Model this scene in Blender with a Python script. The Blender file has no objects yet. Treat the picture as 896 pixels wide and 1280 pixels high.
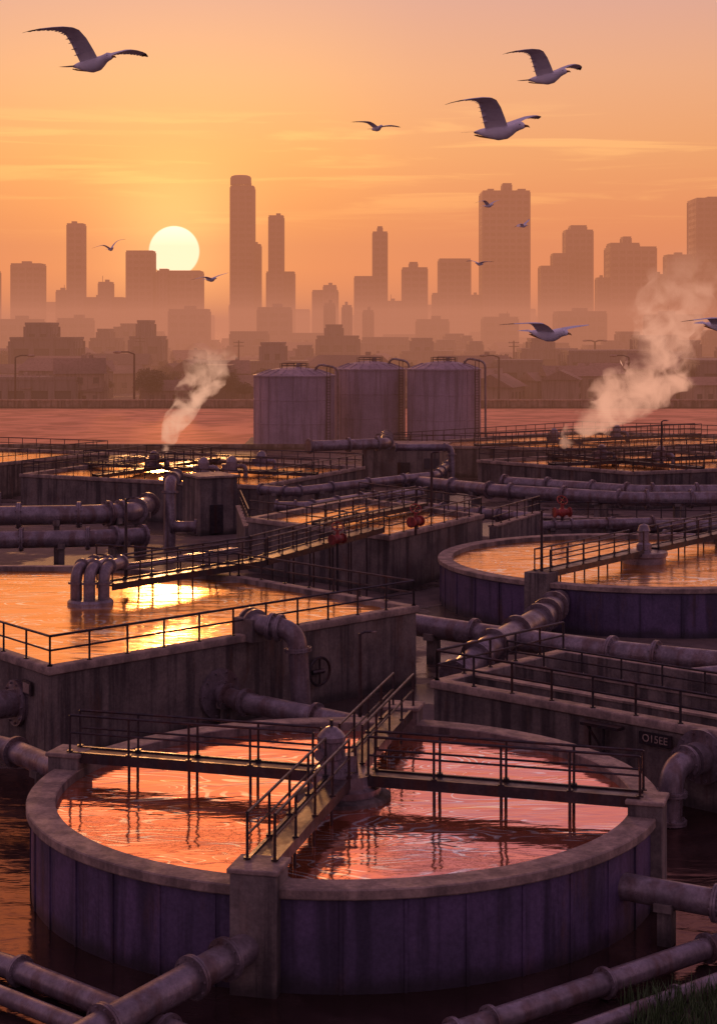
import bpy, math, random
from mathutils import Vector, Matrix, noise
R = random.Random(7)
sc = bpy.context.scene
sc.view_settings.view_transform = 'Standard'
sc.view_settings.look = 'None'
sc.view_settings.exposure = 0

def lin(c):
    c /= 255.0
    return c/12.92 if c <= 0.04045 else ((c+0.055)/1.055)**2.4
def C(r, g, b): return (lin(r), lin(g), lin(b), 1)

# ------------------------------------------------------------------ materials
def newmat(name):
    m = bpy.data.materials.new(name); m.use_nodes = True
    nt = m.node_tree; nt.nodes.clear()
    out = nt.nodes.new('ShaderNodeOutputMaterial')
    return m, nt, out
def N(nt, t, **kw):
    n = nt.nodes.new('ShaderNode'+t)
    for k, v in kw.items():
        if k in n.inputs.keys(): n.inputs[k].default_value = v
        else: setattr(n, k, v)
    return n
def L(nt, a, b): nt.links.new(a, b)
def coords(nt, scale=(1, 1, 1)):
    g = N(nt, 'NewGeometry'); mp = N(nt, 'Mapping')
    mp.inputs['Scale'].default_value = scale
    L(nt, g.outputs['Position'], mp.inputs['Vector'])
    return mp.outputs['Vector']
def noise_n(nt, vec, scale, detail=6, rough=0.6, dist=0):
    n = N(nt, 'TexNoise'); n.inputs['Scale'].default_value = scale
    n.inputs['Detail'].default_value = detail; n.inputs['Roughness'].default_value = rough
    n.inputs['Distortion'].default_value = dist
    L(nt, vec, n.inputs['Vector']); return n.outputs['Fac']
def ramp(nt, fac, stops):
    r = N(nt, 'ValToRGB'); cr = r.color_ramp
    while len(cr.elements) > 1: cr.elements.remove(cr.elements[0])
    cr.elements[0].position = stops[0][0]; cr.elements[0].color = stops[0][1]
    for p, c in stops[1:]:
        e = cr.elements.new(p); e.color = c
    L(nt, fac, r.inputs['Fac']); return r.outputs['Color']
def mixc(nt, fac, a, b, mode='MIX'):
    m = N(nt, 'Mix', data_type='RGBA', blend_type=mode)
    for s, v in ((0, fac), (6, a), (7, b)):
        if hasattr(v, 'links'): L(nt, v, m.inputs[s])
        else: m.inputs[s].default_value = v
    return m.outputs[2]
def math_n(nt, op, a, b=None, c=None, clamp=False):
    m = N(nt, 'Math', operation=op, use_clamp=clamp)
    for i, v in enumerate((a, b, c)):
        if v is None: continue
        if hasattr(v, 'links'): L(nt, v, m.inputs[i])
        else: m.inputs[i].default_value = v
    return m.outputs[0]
def maprange(nt, v, a, b, c=0.0, d=1.0, smooth=True):
    m = N(nt, 'MapRange')
    m.interpolation_type = 'SMOOTHSTEP' if smooth else 'LINEAR'
    L(nt, v, m.inputs[0])
    for i, x in enumerate((a, b, c, d)): m.inputs[i+1].default_value = x
    return m.outputs[0]
def weathered(name, col, col2, grime=(0.02, 0.015, 0.015, 1), rough=0.8, metal=0.0, streak=0.6, sc1=0.6, bump=0.15, stain=0.0):
    m, nt, out = newmat(name)
    v = coords(nt); vs = coords(nt, (1, 1, 0.06))
    big = noise_n(nt, v, sc1, 8, 0.65)
    fine = noise_n(nt, v, 9, 6, 0.7)
    st = noise_n(nt, vs, 1.7, 5, 0.6)
    c = mixc(nt, maprange(nt, big, 0.38, 0.62), col, col2)
    c = mixc(nt, math_n(nt, 'MULTIPLY', maprange(nt, st, 0.46, 0.62), streak), c, grime)
    if stain:
        # rust / algae patches and a damp band near the ground
        rs = noise_n(nt, coords(nt, (1, 1, 0.25)), 0.9, 7, 0.7)
        c = mixc(nt, math_n(nt, 'MULTIPLY', maprange(nt, rs, 0.54, 0.68), stain), c, (0.13, 0.06, 0.035, 1))
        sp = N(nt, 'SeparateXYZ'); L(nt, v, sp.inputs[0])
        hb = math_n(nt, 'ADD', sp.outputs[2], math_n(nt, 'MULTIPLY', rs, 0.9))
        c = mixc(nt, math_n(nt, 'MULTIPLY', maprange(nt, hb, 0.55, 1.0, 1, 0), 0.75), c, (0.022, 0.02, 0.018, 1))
    c = mixc(nt, 0.5, c, ramp(nt, fine, [(0.25, (0.2, 0.2, 0.2, 1)), (0.75, (0.9, 0.9, 0.9, 1))]), 'OVERLAY')
    b = N(nt, 'BsdfPrincipled')
    L(nt, c, b.inputs['Base Color']); b.inputs['Metallic'].default_value = metal
    L(nt, maprange(nt, big, 0.3, 0.7, rough-0.12, rough+0.1), b.inputs['Roughness'])
    bp = N(nt, 'Bump'); bp.inputs['Strength'].default_value = bump; bp.inputs['Distance'].default_value = 0.05
    L(nt, fine, bp.inputs['Height']); L(nt, bp.outputs[0], b.inputs['Normal'])
    L(nt, b.outputs[0], out.inputs[0]); return m
M = {}
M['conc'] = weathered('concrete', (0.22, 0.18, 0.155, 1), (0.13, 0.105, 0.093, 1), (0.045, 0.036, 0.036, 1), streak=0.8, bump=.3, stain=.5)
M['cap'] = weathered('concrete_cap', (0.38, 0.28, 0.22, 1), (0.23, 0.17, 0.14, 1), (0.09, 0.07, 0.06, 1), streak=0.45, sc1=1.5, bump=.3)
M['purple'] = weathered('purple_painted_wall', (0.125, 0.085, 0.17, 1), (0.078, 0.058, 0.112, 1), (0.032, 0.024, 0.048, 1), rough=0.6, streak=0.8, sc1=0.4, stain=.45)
M['pipe'] = weathered('painted_pipe', (0.27, 0.225, 0.24, 1), (0.17, 0.14, 0.15, 1), (0.12, 0.055, 0.035, 1), rough=0.36, metal=0.35, streak=0.55, sc1=1.2)
M['rail'] = weathered('railing_steel', (0.065, 0.052, 0.056, 1), (0.038, 0.032, 0.036, 1), (0.08, 0.032, 0.02, 1), rough=0.4, metal=0.5, sc1=2)
M['red'] = weathered('red_valve_paint', (0.40, 0.055, 0.04, 1), (0.24, 0.035, 0.025, 1), rough=0.5, sc1=4, streak=.5)
M['steel'] = weathered('storage_tank_steel', (0.30, 0.245, 0.33, 1), (0.23, 0.19, 0.26, 1), (0.13, 0.105, 0.14, 1), rough=0.6, metal=0.0, streak=0.6, sc1=0.3, bump=0.05)
M['facade'] = weathered('tower_facade', (0.20, 0.16, 0.16, 1), (0.15, 0.12, 0.125, 1), rough=0.8, streak=0.3, sc1=0.02)
M['glass'] = weathered('dark_window_glass', (0.06, 0.05, 0.06, 1), (0.04, 0.035, 0.045, 1), rough=0.45, streak=0.0, sc1=0.1)
M['plaster'] = weathered('house_plaster', (0.34, 0.26, 0.22, 1), (0.18, 0.13, 0.12, 1), streak=0.4, sc1=0.02)
M['roof'] = weathered('roof_tile', (0.24, 0.15, 0.13, 1), (0.12, 0.085, 0.08, 1), streak=0.3, sc1=0.03)
M['bark'] = weathered('bark', (0.06, 0.04, 0.03, 1), (0.04, 0.03, 0.02, 1), sc1=3)
M['leaf'] = weathered('foliage', (0.08, 0.07, 0.04, 1), (0.045, 0.042, 0.028, 1), streak=0.0, sc1=0.5)
M['grass'] = weathered('grass_blades', (0.06, 0.11, 0.03, 1), (0.04, 0.07, 0.02, 1), streak=0.0, sc1=3)
M['earth'] = weathered('earth', (0.06, 0.045, 0.035, 1), (0.035, 0.028, 0.022, 1), streak=0.0, sc1=2, bump=0.5)
M['asphalt'] = weathered('asphalt', (0.06, 0.05, 0.05, 1), (0.045, 0.04, 0.04, 1), streak=0.0, sc1=0.5)
M['white'] = weathered('road_paint', (0.7, 0.66, 0.6, 1), (0.5, 0.46, 0.42, 1), streak=0.2, sc1=1)
M['gull'] = weathered('white_feathers', (0.88, 0.86, 0.88, 1), (0.80, 0.78, 0.82, 1), (0.65, 0.65, 0.67, 1), streak=0.2, sc1=6, rough=0.9, bump=0.03)
M['gullgrey'] = weathered('grey_feathers', (0.80, 0.79, 0.84, 1), (0.70, 0.69, 0.75, 1), (0.55, 0.55, 0.6, 1), streak=0.2, sc1=8, rough=0.9, bump=0.03)
M['gulltip'] = weathered('black_wingtip', (0.03, 0.03, 0.035, 1), (0.04, 0.04, 0.045, 1), streak=0, rough=0.7)
M['beak'] = weathered('beak', (0.35, 0.18, 0.04, 1), (0.3, 0.12, 0.03, 1), streak=0, rough=0.5)

def water_mat(name, deep, tint, gl=0.75, rough=0.06, wscale=1.0, bumpd=0.06, glint_amt=0.8, glint_tint=(1, .99, .96, 1), lines=24.0):
    m, nt, out = newmat(name)
    v = coords(nt); v2 = coords(nt, (0.42, 1.0, 1.0))
    w1 = noise_n(nt, v2, 0.8*wscale, 3, 0.5, 0.6)
    w2 = noise_n(nt, v2, 3.0*wscale, 3, 0.5, 0.3)
    h = math_n(nt, 'ADD', w1, math_n(nt, 'MULTIPLY', w2, 0.22))
    bp = N(nt, 'Bump'); bp.inputs['Strength'].default_value = 1.0; bp.inputs['Distance'].default_value = bumpd
    L(nt, h, bp.inputs['Height'])
    d = N(nt, 'BsdfDiffuse'); g = N(nt, 'BsdfGlossy')
    patch = noise_n(nt, v, 0.25*wscale, 4, 0.5, 1.0)
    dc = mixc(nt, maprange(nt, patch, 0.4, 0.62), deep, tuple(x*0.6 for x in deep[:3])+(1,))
    # pale ripple glints painted as thin lines into base and gloss colour
    f1 = noise_n(nt, v2, 0.34*wscale, 2, 0.45, 1.2)
    ph = math_n(nt, 'FRACT', math_n(nt, 'MULTIPLY', f1, lines))
    wd = maprange(nt, noise_n(nt, v2, 0.7*wscale, 2, 0.5), 0.35, 0.65, 0.05, 0.20)
    ab = math_n(nt, 'ABSOLUTE', math_n(nt, 'SUBTRACT', ph, 0.5))
    line = math_n(nt, 'SUBTRACT', 1.0, math_n(nt, 'DIVIDE', ab, wd), clamp=True)
    line = math_n(nt, 'MULTIPLY', line, 2.5, clamp=True)
    gate = maprange(nt, noise_n(nt, v2, 0.9*wscale, 3, 0.5), 0.40, 0.50)
    glint = math_n(nt, 'MULTIPLY', math_n(nt, 'MULTIPLY', line, gate), glint_amt)
    dc = mixc(nt, glint, dc, (0.95, 0.90, 0.84, 1))
    L(nt, dc, d.inputs['Color'])
    L(nt, mixc(nt, glint, tint, glint_tint), g.inputs['Color']); g.inputs['Roughness'].default_value = rough
    L(nt, bp.outputs[0], g.inputs['Normal'])
    mx = N(nt, 'MixShader')
    lw = N(nt, 'Fresnel'); lw.inputs['IOR'].default_value = 1.45; L(nt, bp.outputs[0], lw.inputs['Normal'])
    fac = math_n(nt, 'ADD', math_n(nt, 'MULTIPLY', lw.outputs[0], 0.6), gl, clamp=True)
    L(nt, fac, mx.inputs[0]); L(nt, d.outputs[0], mx.inputs[1]); L(nt, g.outputs[0], mx.inputs[2])
    L(nt, mx.outputs[0], out.inputs[0]); return m
M['water'] = water_mat('effluent_water', (0.72, 0.24, 0.11, 1), (0.93, 0.47, 0.40, 1), gl=0.66, bumpd=.042, rough=.07, glint_amt=1.0)  # orange base and tint painted in for the reflected sunset sky
M['waterfar'] = water_mat('effluent_water_calm', (0.78, 0.32, 0.08, 1), (1.0, 0.64, 0.36, 1), gl=0.60, bumpd=0.06, glint_amt=1.0, rough=.17)  # golden orange base likewise stands in for sky reflection
M['pool'] = water_mat('dark_pool_water', (0.045, 0.03, 0.028, 1), (0.8, 0.46, 0.38, 1), gl=0.08, wscale=1.6, bumpd=0.05, glint_amt=0.0, rough=.12)
M['canal'] = water_mat('canal_water', (0.90, 0.44, 0.25, 1), (0.9, 0.6, 0.45, 1), gl=-.30, wscale=0.5, bumpd=0.05, glint_amt=0, rough=.5)  # salmon base replaces sky light reflected off the canal

def ground_mat():
    m, nt, out = newmat('wet_concrete_ground')
    v = coords(nt)
    big = noise_n(nt, v, 0.09, 6, 0.6); mid = noise_n(nt, v, 0.9, 7, 0.7); fine = noise_n(nt, v, 7, 5, 0.7)
    c = mixc(nt, maprange(nt, mid, 0.35, 0.65), (0.17, 0.12, 0.10, 1), (0.10, 0.07, 0.06, 1))
    wet = maprange(nt, big, 0.47, 0.56)
    c = mixc(nt, math_n(nt, 'MULTIPLY', wet, 0.7), c, (0.04, 0.028, 0.025, 1))
    b = N(nt, 'BsdfPrincipled'); L(nt, c, b.inputs['Base Color'])
    L(nt, maprange(nt, wet, 0, 1, 0.8, 0.25), b.inputs['Roughness'])
    bp = N(nt, 'Bump'); bp.inputs['Distance'].default_value = 0.04
    L(nt, maprange(nt, wet, 0, 1, 0.5, 0.06), bp.inputs['Strength'])
    L(nt, fine, bp.inputs['Height']); L(nt, bp.outputs[0], b.inputs['Normal'])
    L(nt, b.outputs[0], out.inputs[0]); return m
M['ground'] = ground_mat()

# ------------------------------------------------------------------ mesh builder
class MB:
    def __init__(s): s.v = []; s.f = []; s.m = []; s.mats = []
    def mi(s, k):
        if k not in s.mats: s.mats.append(k)
        return s.mats.index(k)
    def add(s, vs, fs, k):
        o = len(s.v); s.v += [tuple(v) for v in vs]; i = s.mi(k)
        for f in fs: s.f.append([o+a for a in f]); s.m.append(i)
    def box(s, cx, cy, cz, sx, sy, sz, k, rot=0):
        c, n = math.cos(rot), math.sin(rot); vs = []
        for dz in (-.5, .5):
            for dx, dy in ((-.5, -.5), (.5, -.5), (.5, .5), (-.5, .5)):
                x, y = dx*sx, dy*sy
                vs.append((cx+x*c-y*n, cy+x*n+y*c, cz+dz*sz))
        s.add(vs, [(3, 2, 1, 0), (4, 5, 6, 7), (0, 1, 5, 4), (1, 2, 6, 5), (2, 3, 7, 6), (3, 0, 4, 7)], k)
    def beam(s, p0, p1, w, h, k):
        p0, p1 = Vector(p0), Vector(p1); d = (p1-p0).normalized()
        side = d.cross(Vector((0, 0, 1)))
        side = Vector((1, 0, 0)) if side.length < 1e-4 else side.normalized()
        up = side.cross(d); vs = []
        for p in (p0, p1):
            for a, b in ((-1, -1), (1, -1), (1, 1), (-1, 1)):
                vs.append(p+side*a*w/2+up*b*h/2)
        s.add(vs, [(0, 1, 2, 3), (7, 6, 5, 4), (0, 4, 5, 1), (1, 5, 6, 2), (2, 6, 7, 3), (3, 7, 4, 0)], k)
    def tube(s, pts, r, k, seg=8, caps=True):
        pts = [Vector(p) for p in pts]; n = len(pts)
        rs = r if isinstance(r, (list, tuple)) else [r]*n
        t0 = (pts[1]-pts[0]).normalized()
        nrm = t0.orthogonal().normalized(); vs = []; prev = t0
        for i, p in enumerate(pts):
            t = (pts[min(i+1, n-1)]-pts[max(i-1, 0)]).normalized()
            q = prev.rotation_difference(t); nrm = (q @ nrm).normalized(); prev = t
            b = t.cross(nrm)
            for j in range(seg):
                a = 2*math.pi*j/seg
                vs.append(p+(nrm*math.cos(a)+b*math.sin(a))*rs[i])
        fs = []
        for i in range(n-1):
            for j in range(seg):
                k2 = (j+1) % seg
                fs.append((i*seg+j, i*seg+k2, (i+1)*seg+k2, (i+1)*seg+j))
        if caps:
            fs.append(tuple(reversed(range(seg)))); fs.append(tuple((n-1)*seg+j for j in range(seg)))
        s.add(vs, fs, k)
    def lathe(s, cx, cy, prof, k, seg=48, kmap=None, closetop=False):
        for i in range(len(prof)-1):
            (r0, z0), (r1, z1) = prof[i], prof[i+1]
            vs = []; fs = []
            for j in range(seg):
                a = 2*math.pi*j/seg; ca, sa = math.cos(a), math.sin(a)
                vs += [(cx+r0*ca, cy+r0*sa, z0), (cx+r1*ca, cy+r1*sa, z1)]
            for j in range(seg):
                q = (j+1) % seg
                fs.append((2*j, 2*q, 2*q+1, 2*j+1))
            s.add(vs, fs, kmap[i] if kmap else k)
    def disc(s, cx, cy, z, r, k, seg=64):
        s.add([(cx+r*math.cos(2*math.pi*j/seg), cy+r*math.sin(2*math.pi*j/seg), z) for j in range(seg)], [tuple(range(seg))], k)
    def torus(s, c, ax, Rr, r, k, seg=20, sg2=6):
        c = Vector(c); ax = Vector(ax).normalized(); u = ax.orthogonal().normalized(); w = ax.cross(u)
        vs = []; fs = []
        for i in range(seg):
            a = 2*math.pi*i/seg; d = u*math.cos(a)+w*math.sin(a)
            for j in range(sg2):
                b = 2*math.pi*j/sg2
                vs.append(c+d*(Rr+r*math.cos(b))+ax*r*math.sin(b))
        for i in range(seg):
            for j in range(sg2):
                fs.append((i*sg2+j, ((i+1) % seg)*sg2+j, ((i+1) % seg)*sg2+(j+1) % sg2, i*sg2+(j+1) % sg2))
        s.add(vs, fs, k)
    def sphere(s, c, r, k, seg=12, rings=8, sc3=(1, 1, 1)):
        vs = []; fs = []
        for i in range(rings+1):
            t = math.pi*i/rings
            for j in range(seg):
                a = 2*math.pi*j/seg
                vs.append((c[0]+r*sc3[0]*math.sin(t)*math.cos(a), c[1]+r*sc3[1]*math.sin(t)*math.sin(a), c[2]+r*sc3[2]*math.cos(t)))
        for i in range(rings):
            for j in range(seg):
                q = (j+1) % seg
                fs.append((i*seg+j, (i+1)*seg+j, (i+1)*seg+q, i*seg+q))
        s.add(vs, fs, k)
    def mesh(s, name, smooth=True):
        me = bpy.data.meshes.new(name); me.from_pydata(s.v, [], s.f)
        for k in s.mats: me.materials.append(M[k])
        me.polygons.foreach_set('material_index', s.m)
        me.validate(); me.update()
        if smooth:
            me.shade_smooth(); me.set_sharp_from_angle(angle=math.radians(35))
        return me
    def obj(s, name, parent=None, bevel=0, smooth=True):
        o = bpy.data.objects.new(name, s.mesh(name, smooth)); sc.collection.objects.link(o)
        if parent: o.parent = parent
        if bevel:
            w = o.modifiers.new('w', 'WELD'); w.merge_threshold = 0.0005
            b = o.modifiers.new('b', 'BEVEL'); b.width = bevel; b.segments = 2; b.limit_method = 'ANGLE'; b.angle_limit = math.radians(40)
        return o
def empty(name, loc=(0, 0, 0)):
    o = bpy.data.objects.new(name, None); sc.collection.objects.link(o); return o

# ------------------------------------------------------------------ components
def rail(mb, pts, h=1.05, sp=1.7, r=0.035, closed=False, k='rail', toe=True):
    pts = [Vector(p) for p in pts]
    if closed: pts.append(pts[0])
    for a, b in zip(pts[:-1], pts[1:]):
        d = (b-a).length; n = max(1, round(d/sp))
        for i in range(n+1):
            p = a.lerp(b, i/n)
            mb.tube([p, p+Vector((0, 0, h))], r*1.1, k, 6)
            mb.box(p.x, p.y, p.z+0.02, 0.16, 0.16, 0.04, k)
        for hh in (h, h*0.52):
            mb.tube([a+Vector((0, 0, hh)), b+Vector((0, 0, hh))], r if hh < h else r*1.25, k, 6)
def walkway(mb, p0, p1, w=0.9, legs=None, r=0.035, sp=1.7, h=1.05, lsp=2.4):
    p0, p1 = Vector(p0), Vector(p1); d = (p1-p0).normalized(); s = Vector((d.y, -d.x, 0)).normalized()
    mb.beam(p0, p1, w, 0.07, 'rail')
    for q in (-1, 1):
        o = s*q*(w/2+0.05)
        mb.beam(p0+o-Vector((0, 0, .07)), p1+o-Vector((0, 0, .07)), 0.09, 0.3, 'rail')
        rail(mb, [p0+o+Vector((0, 0, .08)), p1+o+Vector((0, 0, .08))], r=r, sp=sp, h=h)
    L_ = (p1-p0).length; n = int(L_/0.5)
    for i in range(1, n):
        p = p0.lerp(p1, i/n)-Vector((0, 0, .1))
        mb.beam(p-s*w/2, p+s*w/2, 0.06, 0.1, 'rail')
    if legs is not None:
        n = max(2, round(L_/lsp))
        for i in range(1, n):
            p = p0.lerp(p1, i/n)
            for q in (-1, 1):
                o = p+s*q*(w/2+0.02)
                mb.tube([o-Vector((0, 0, .1)), Vector((o.x, o.y, legs))], 0.045, 'rail', 6)
def flange(mb, p, d, r, k='pipe', bolts=True, seg=24):
    p = Vector(p); d = Vector(d).normalized(); t = r*0.16
    mb.tube([p-d*t*1.15, p-d*t*0.1], r*1.38, k, seg); mb.tube([p+d*t*0.1, p+d*t*1.15], r*1.38, k, seg)
    if bolts:
        u = d.orthogonal().normalized(); w = d.cross(u)
        for i in range(10):
            a = 2*math.pi*i/10; c = p+(u*math.cos(a)+w*math.sin(a))*r*1.2
            mb.tube([c-d*t*2, c+d*t*2], r*0.07, k, 6)
def pipe(mb, pts, r, k='pipe', seg=20, step=None, ends=True, bolts=True, bend=2.0, stands=False, g=0):
    pts = [Vector(p) for p in pts]; out = [pts[0]]; fl = []
    if ends:
        fl.append((pts[0], pts[1]-pts[0])); fl.append((pts[-1], pts[-1]-pts[-2]))
    for i in range(1, len(pts)-1):
        a, b, c = pts[i-1], pts[i], pts[i+1]
        d1 = (a-b); d2 = (c-b); q = min(r*bend, d1.length*.48, d2.length*.48)
        s0 = b+d1.normalized()*q; s1 = b+d2.normalized()*q
        for j in range(9):
            t = j/8; out.append((s0.lerp(b, t)).lerp(b.lerp(s1, t), t))
        fl.append((s0, d1)); fl.append((s1, d2))
    out.append(pts[-1]); mb.tube(out, r, k, seg)
    if step:
        for a, b in zip(pts[:-1], pts[1:]):
            n = int((b-a).length/step)
            for i in range(1, n): fl.append((a.lerp(b, i/n), b-a))
    for p, d in fl: flange(mb, p, d, r, k, bolts, seg)
    if stands:
        for a, b in zip(pts[:-1], pts[1:]):
            if abs((b-a).normalized().z) > .5: continue
            n = max(1, int((b-a).length/4.5)); sd = (b-a).normalized(); rot = math.atan2(sd.y, sd.x)
            for i in range(n):
                p = a.lerp(b, (i+.5)/n); hh = p.z-r*0.9-g
                if hh > 0.1:
                    mb.box(p.x, p.y, g+hh/2, 0.35, r*1.3, hh, 'conc', rot)
                    mb.box(p.x, p.y, p.z-r*.75, 0.45, r*2.2, r*.6, 'conc', rot)
def inset(poly, d):
    n = len(poly); out = []
    for i in range(n):
        p0, p1, p2 = Vector(poly[i-1]), Vector(poly[i]), Vector(poly[(i+1) % n])
        a = (p1-p0).normalized(); b = (p2-p1).normalized()
        na = Vector((-a.y, a.x)); nb = Vector((-b.y, b.x)); bis = (na+nb).normalized()
        out.append(p1+bis*(d/max(0.2, bis.dot(na))))
    return out
def basin(name, poly, zt, wz, wall='conc', th=0.55, wmat='waterfar', rails=None, railh=1.05, r=0.035, inner=(), wrails=True):
    root = empty(name); mb = MB()
    prof = [(0.10, -0.2, wall), (0.10, zt-.32, 'cap'), (0.0, zt-.28, 'cap'), (0.0, zt-.03, 'cap'), (0.03, zt, 'cap'), (th-.03, zt, 'cap'), (th, zt-.03, wall), (th, 0.3, wall)]
    loops = [(inset(poly, a), z, k) for a, z, k in prof]; n = len(poly)
    for (l0, z0, k), (l1, z1, _) in zip(loops[:-1], loops[1:]):
        vs = [(p.x, p.y, z0) for p in l0]+[(p.x, p.y, z1) for p in l1]
        mb.add(vs, [(j, (j+1) % n, n+(j+1) % n, n+j) for j in range(n)], k)
    mb.obj('basin_wall', root, bevel=0.02)
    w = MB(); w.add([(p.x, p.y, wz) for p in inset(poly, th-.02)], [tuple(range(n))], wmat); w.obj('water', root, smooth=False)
    rb = MB()
    rp = inset(poly, 0.18); rp = [Vector((p.x, p.y, zt)) for p in rp]
    edges = range(n) if rails is None else rails
    for e in edges: rail(rb, [rp[e], rp[(e+1) % n]], h=railh, r=r)
    for (a, b, w2) in inner:
        rb2 = Vector((a[0], a[1], zt+.12)); rb3 = Vector((b[0], b[1], zt+.12))
        walkway(rb, rb2, rb3, w=w2, legs=wz-.5, r=r)
    if rb.v: rb.obj('railing', root)
    return root
def round_tank(name, cx, cy, Ro, zt, wz, wall, wmat, seg=144):
    root = empty(name); mb = MB()
    prof = [(Ro-.14, -0.2), (Ro-.14, 0.25), (Ro-.14, zt-.3), (Ro-.02, zt-.25), (Ro, zt-.22), (Ro, zt-.03), (Ro-.03, zt), (Ro-.75, zt), (Ro-.78, zt-.03), (Ro-.78, 0.2)]
    km = [wall, wall, wall, 'cap', 'cap', 'cap', 'cap', 'cap', 'conc']
    mb.lathe(cx, cy, prof, wall, seg, km)
    for i in range(36):
        a = 2*math.pi*i/36; mb.box(cx+(Ro-.13)*math.cos(a), cy+(Ro-.13)*math.sin(a), (zt-.3)/2, .05, .07, zt-.32, wall, a)
    mb.obj('tank_wall', root)
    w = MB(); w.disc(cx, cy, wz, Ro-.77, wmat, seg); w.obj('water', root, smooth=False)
    return root
def valve(name, x, y, z, r=0.35, rot=0.0, z0=None):
    mb = MB(); d = Vector((math.cos(rot), math.sin(rot), 0))
    p = Vector((x, y, z))
    mb.tube([p-d*r*2, p+d*r*2], r*.8, 'red', 16)
    flange(mb, p-d*r*2, d, r*.9, 'red'); flange(mb, p+d*r*2, d, r*.9, 'red')
    mb.sphere(p, r*1.15, 'red', 14, 10)
    mb.tube([p, p+Vector((0, 0, r*2.2))], [r*.6, r*.35], 'red', 12)
    mb.tube([p+Vector((0, 0, r*2)), p+Vector((0, 0, r*3.2))], r*.1, 'rail', 8)
    c = p+Vector((0, 0, r*3)); mb.torus(c, (0.2, -0.7, .7), r*1.3, r*.16, 'red')
    for i in range(3):
        a = math.pi*i/3; u = Vector((math.cos(a), math.sin(a), 0.6*math.sin(a)))*r*1.2
        mb.tube([c-u, c+u], r*.08, 'red', 6)
    mb.tube([p-Vector((0, 0, r*.9)), Vector((x, y, z-r*2.2 if z0 is None else z0))], r*.35, 'rail', 8)
    return mb.obj(name)

# ------------------------------------------------------------------ ground and water
g = MB(); g.add([(-4000, -200, 0), (4000, -200, 0), (4000, 6000, 0), (-4000, 6000, 0)], [(0, 1, 2, 3)], 'ground'); g.obj('ground', smooth=False)
g = MB(); g.add([(-40, 24, .02), (40, 24, .02), (40, 59, .02), (-40, 59, .02)], [(0, 1, 2, 3)], 'pool'); g.obj('pool_water', smooth=False)
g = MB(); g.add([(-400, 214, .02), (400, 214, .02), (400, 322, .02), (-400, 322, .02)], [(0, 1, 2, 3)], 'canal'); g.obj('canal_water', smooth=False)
g = MB()
g.box(0, 322.5, .7, 800, 1.0, 1.6, 'conc'); g.box(0, 322.5, 1.6, 800, 1.3, .2, 'cap')
for i in range(-100, 101): g.box(i*4, 321.85, .75, .4, .3, 1.5, 'conc')
g.obj('embankment_wall')
g = MB(); g.box(0, 213.6, .3, 800, .8, .8, 'conc'); g.obj('canal_kerb')
rd = MB(); rd.add([(-400, 325, .03), (400, 325, .03), (400, 333, .03), (-400, 333, .03)], [(0, 1, 2, 3)], 'asphalt')
for i in range(-60, 60): rd.add([(i*6, 328.9, .036), (i*6+3, 328.9, .036), (i*6+3, 329.1, .036), (i*6, 329.1, .036)], [(0, 1, 2, 3)], 'white')
rd.box(0, 333.2, .07, 800, .3, .14, 'conc'); rd.obj('road', smooth=False)

# ------------------------------------------------------------------ front round tank
CX, CY, RO, ZT = -0.4, 47.5, 8.65, 2.45
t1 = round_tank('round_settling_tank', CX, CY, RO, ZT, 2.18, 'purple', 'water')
mb = MB()
a1 = math.radians(-17); a2 = math.radians(77)
d1 = Vector((math.cos(a1), math.sin(a1), 0)); d2 = Vector((math.cos(a2), math.sin(a2), 0)); c0 = Vector((CX, CY, 2.86))
for d in (d1, -d1, d2, -d2):
    walkway(mb, c0+d*.8, c0+d*8.2, w=.56, legs=1.9, r=.034, lsp=1.9)
mb.obj('walkway', t1)
mb = MB()
for d, hh, w, dep in ((-d1, 2.98, 1.0, .95), (d1, 2.95, 1.0, .9), (-d2, 2.98, 1.1, 1.05), (d2, 3.05, 1.05, 1.0)):
    p = c0+d*8.35; rot = math.atan2(d.y, d.x)
    mb.box(p.x, p.y, hh/2-.15, dep, w, hh, 'conc', rot)
    mb.box(p.x, p.y, hh-.13, dep+.12, w+.12, .12, 'cap', rot)
mb.obj('pier', t1, bevel=.03)
mb = MB()
mb.lathe(CX, CY, [(1.0, 1.0), (1.0, 2.26), (1.02, 2.3), (1.02, 2.52), (.95, 2.56), (.9, 2.6), (.85, 2.9), (.001, 2.9)], 'pipe', 40)
mb.lathe(CX, CY, [(1.3, 1.9), (1.3, 2.28), (1.1, 2.34), (1.0, 2.34)], 'conc', 40)
MX, MY = CX-.35, CY-.05
mb.lathe(MX, MY, [(.44, 2.88), (.44, 3.02), (.31, 3.06), (.31, 3.25), (.36, 3.3), (.36, 3.75), (.40, 3.78), (.40, 3.9), (.30, 4.02), (.15, 4.14), (.001, 4.18)], 'pipe', 20)
mb.box(MX+.45, MY+.05, 3.15, .5, .4, .45, 'pipe'); mb.tube([(MX-.2, MY-.2, 3.45), (MX-.35, MY-.4, 3.45)], .16, 'pipe', 12)
mb.tube([(MX, MY, 4.1), (MX, MY, 4.34)], .05, 'rail', 8)
mb.tube([(MX+.3, MY-.1, 3.6), (MX+.65, MY-.1, 3.6), (MX+.7, MY-.1, 2.9)], .05, 'rail', 8)
for i in range(12):
    a = i*math.pi/6; mb.box(MX+.36*math.cos(a), MY+.36*math.sin(a), 3.52, .05, .03, .44, 'pipe', a)
mb.obj('drive_hub', t1)
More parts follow.
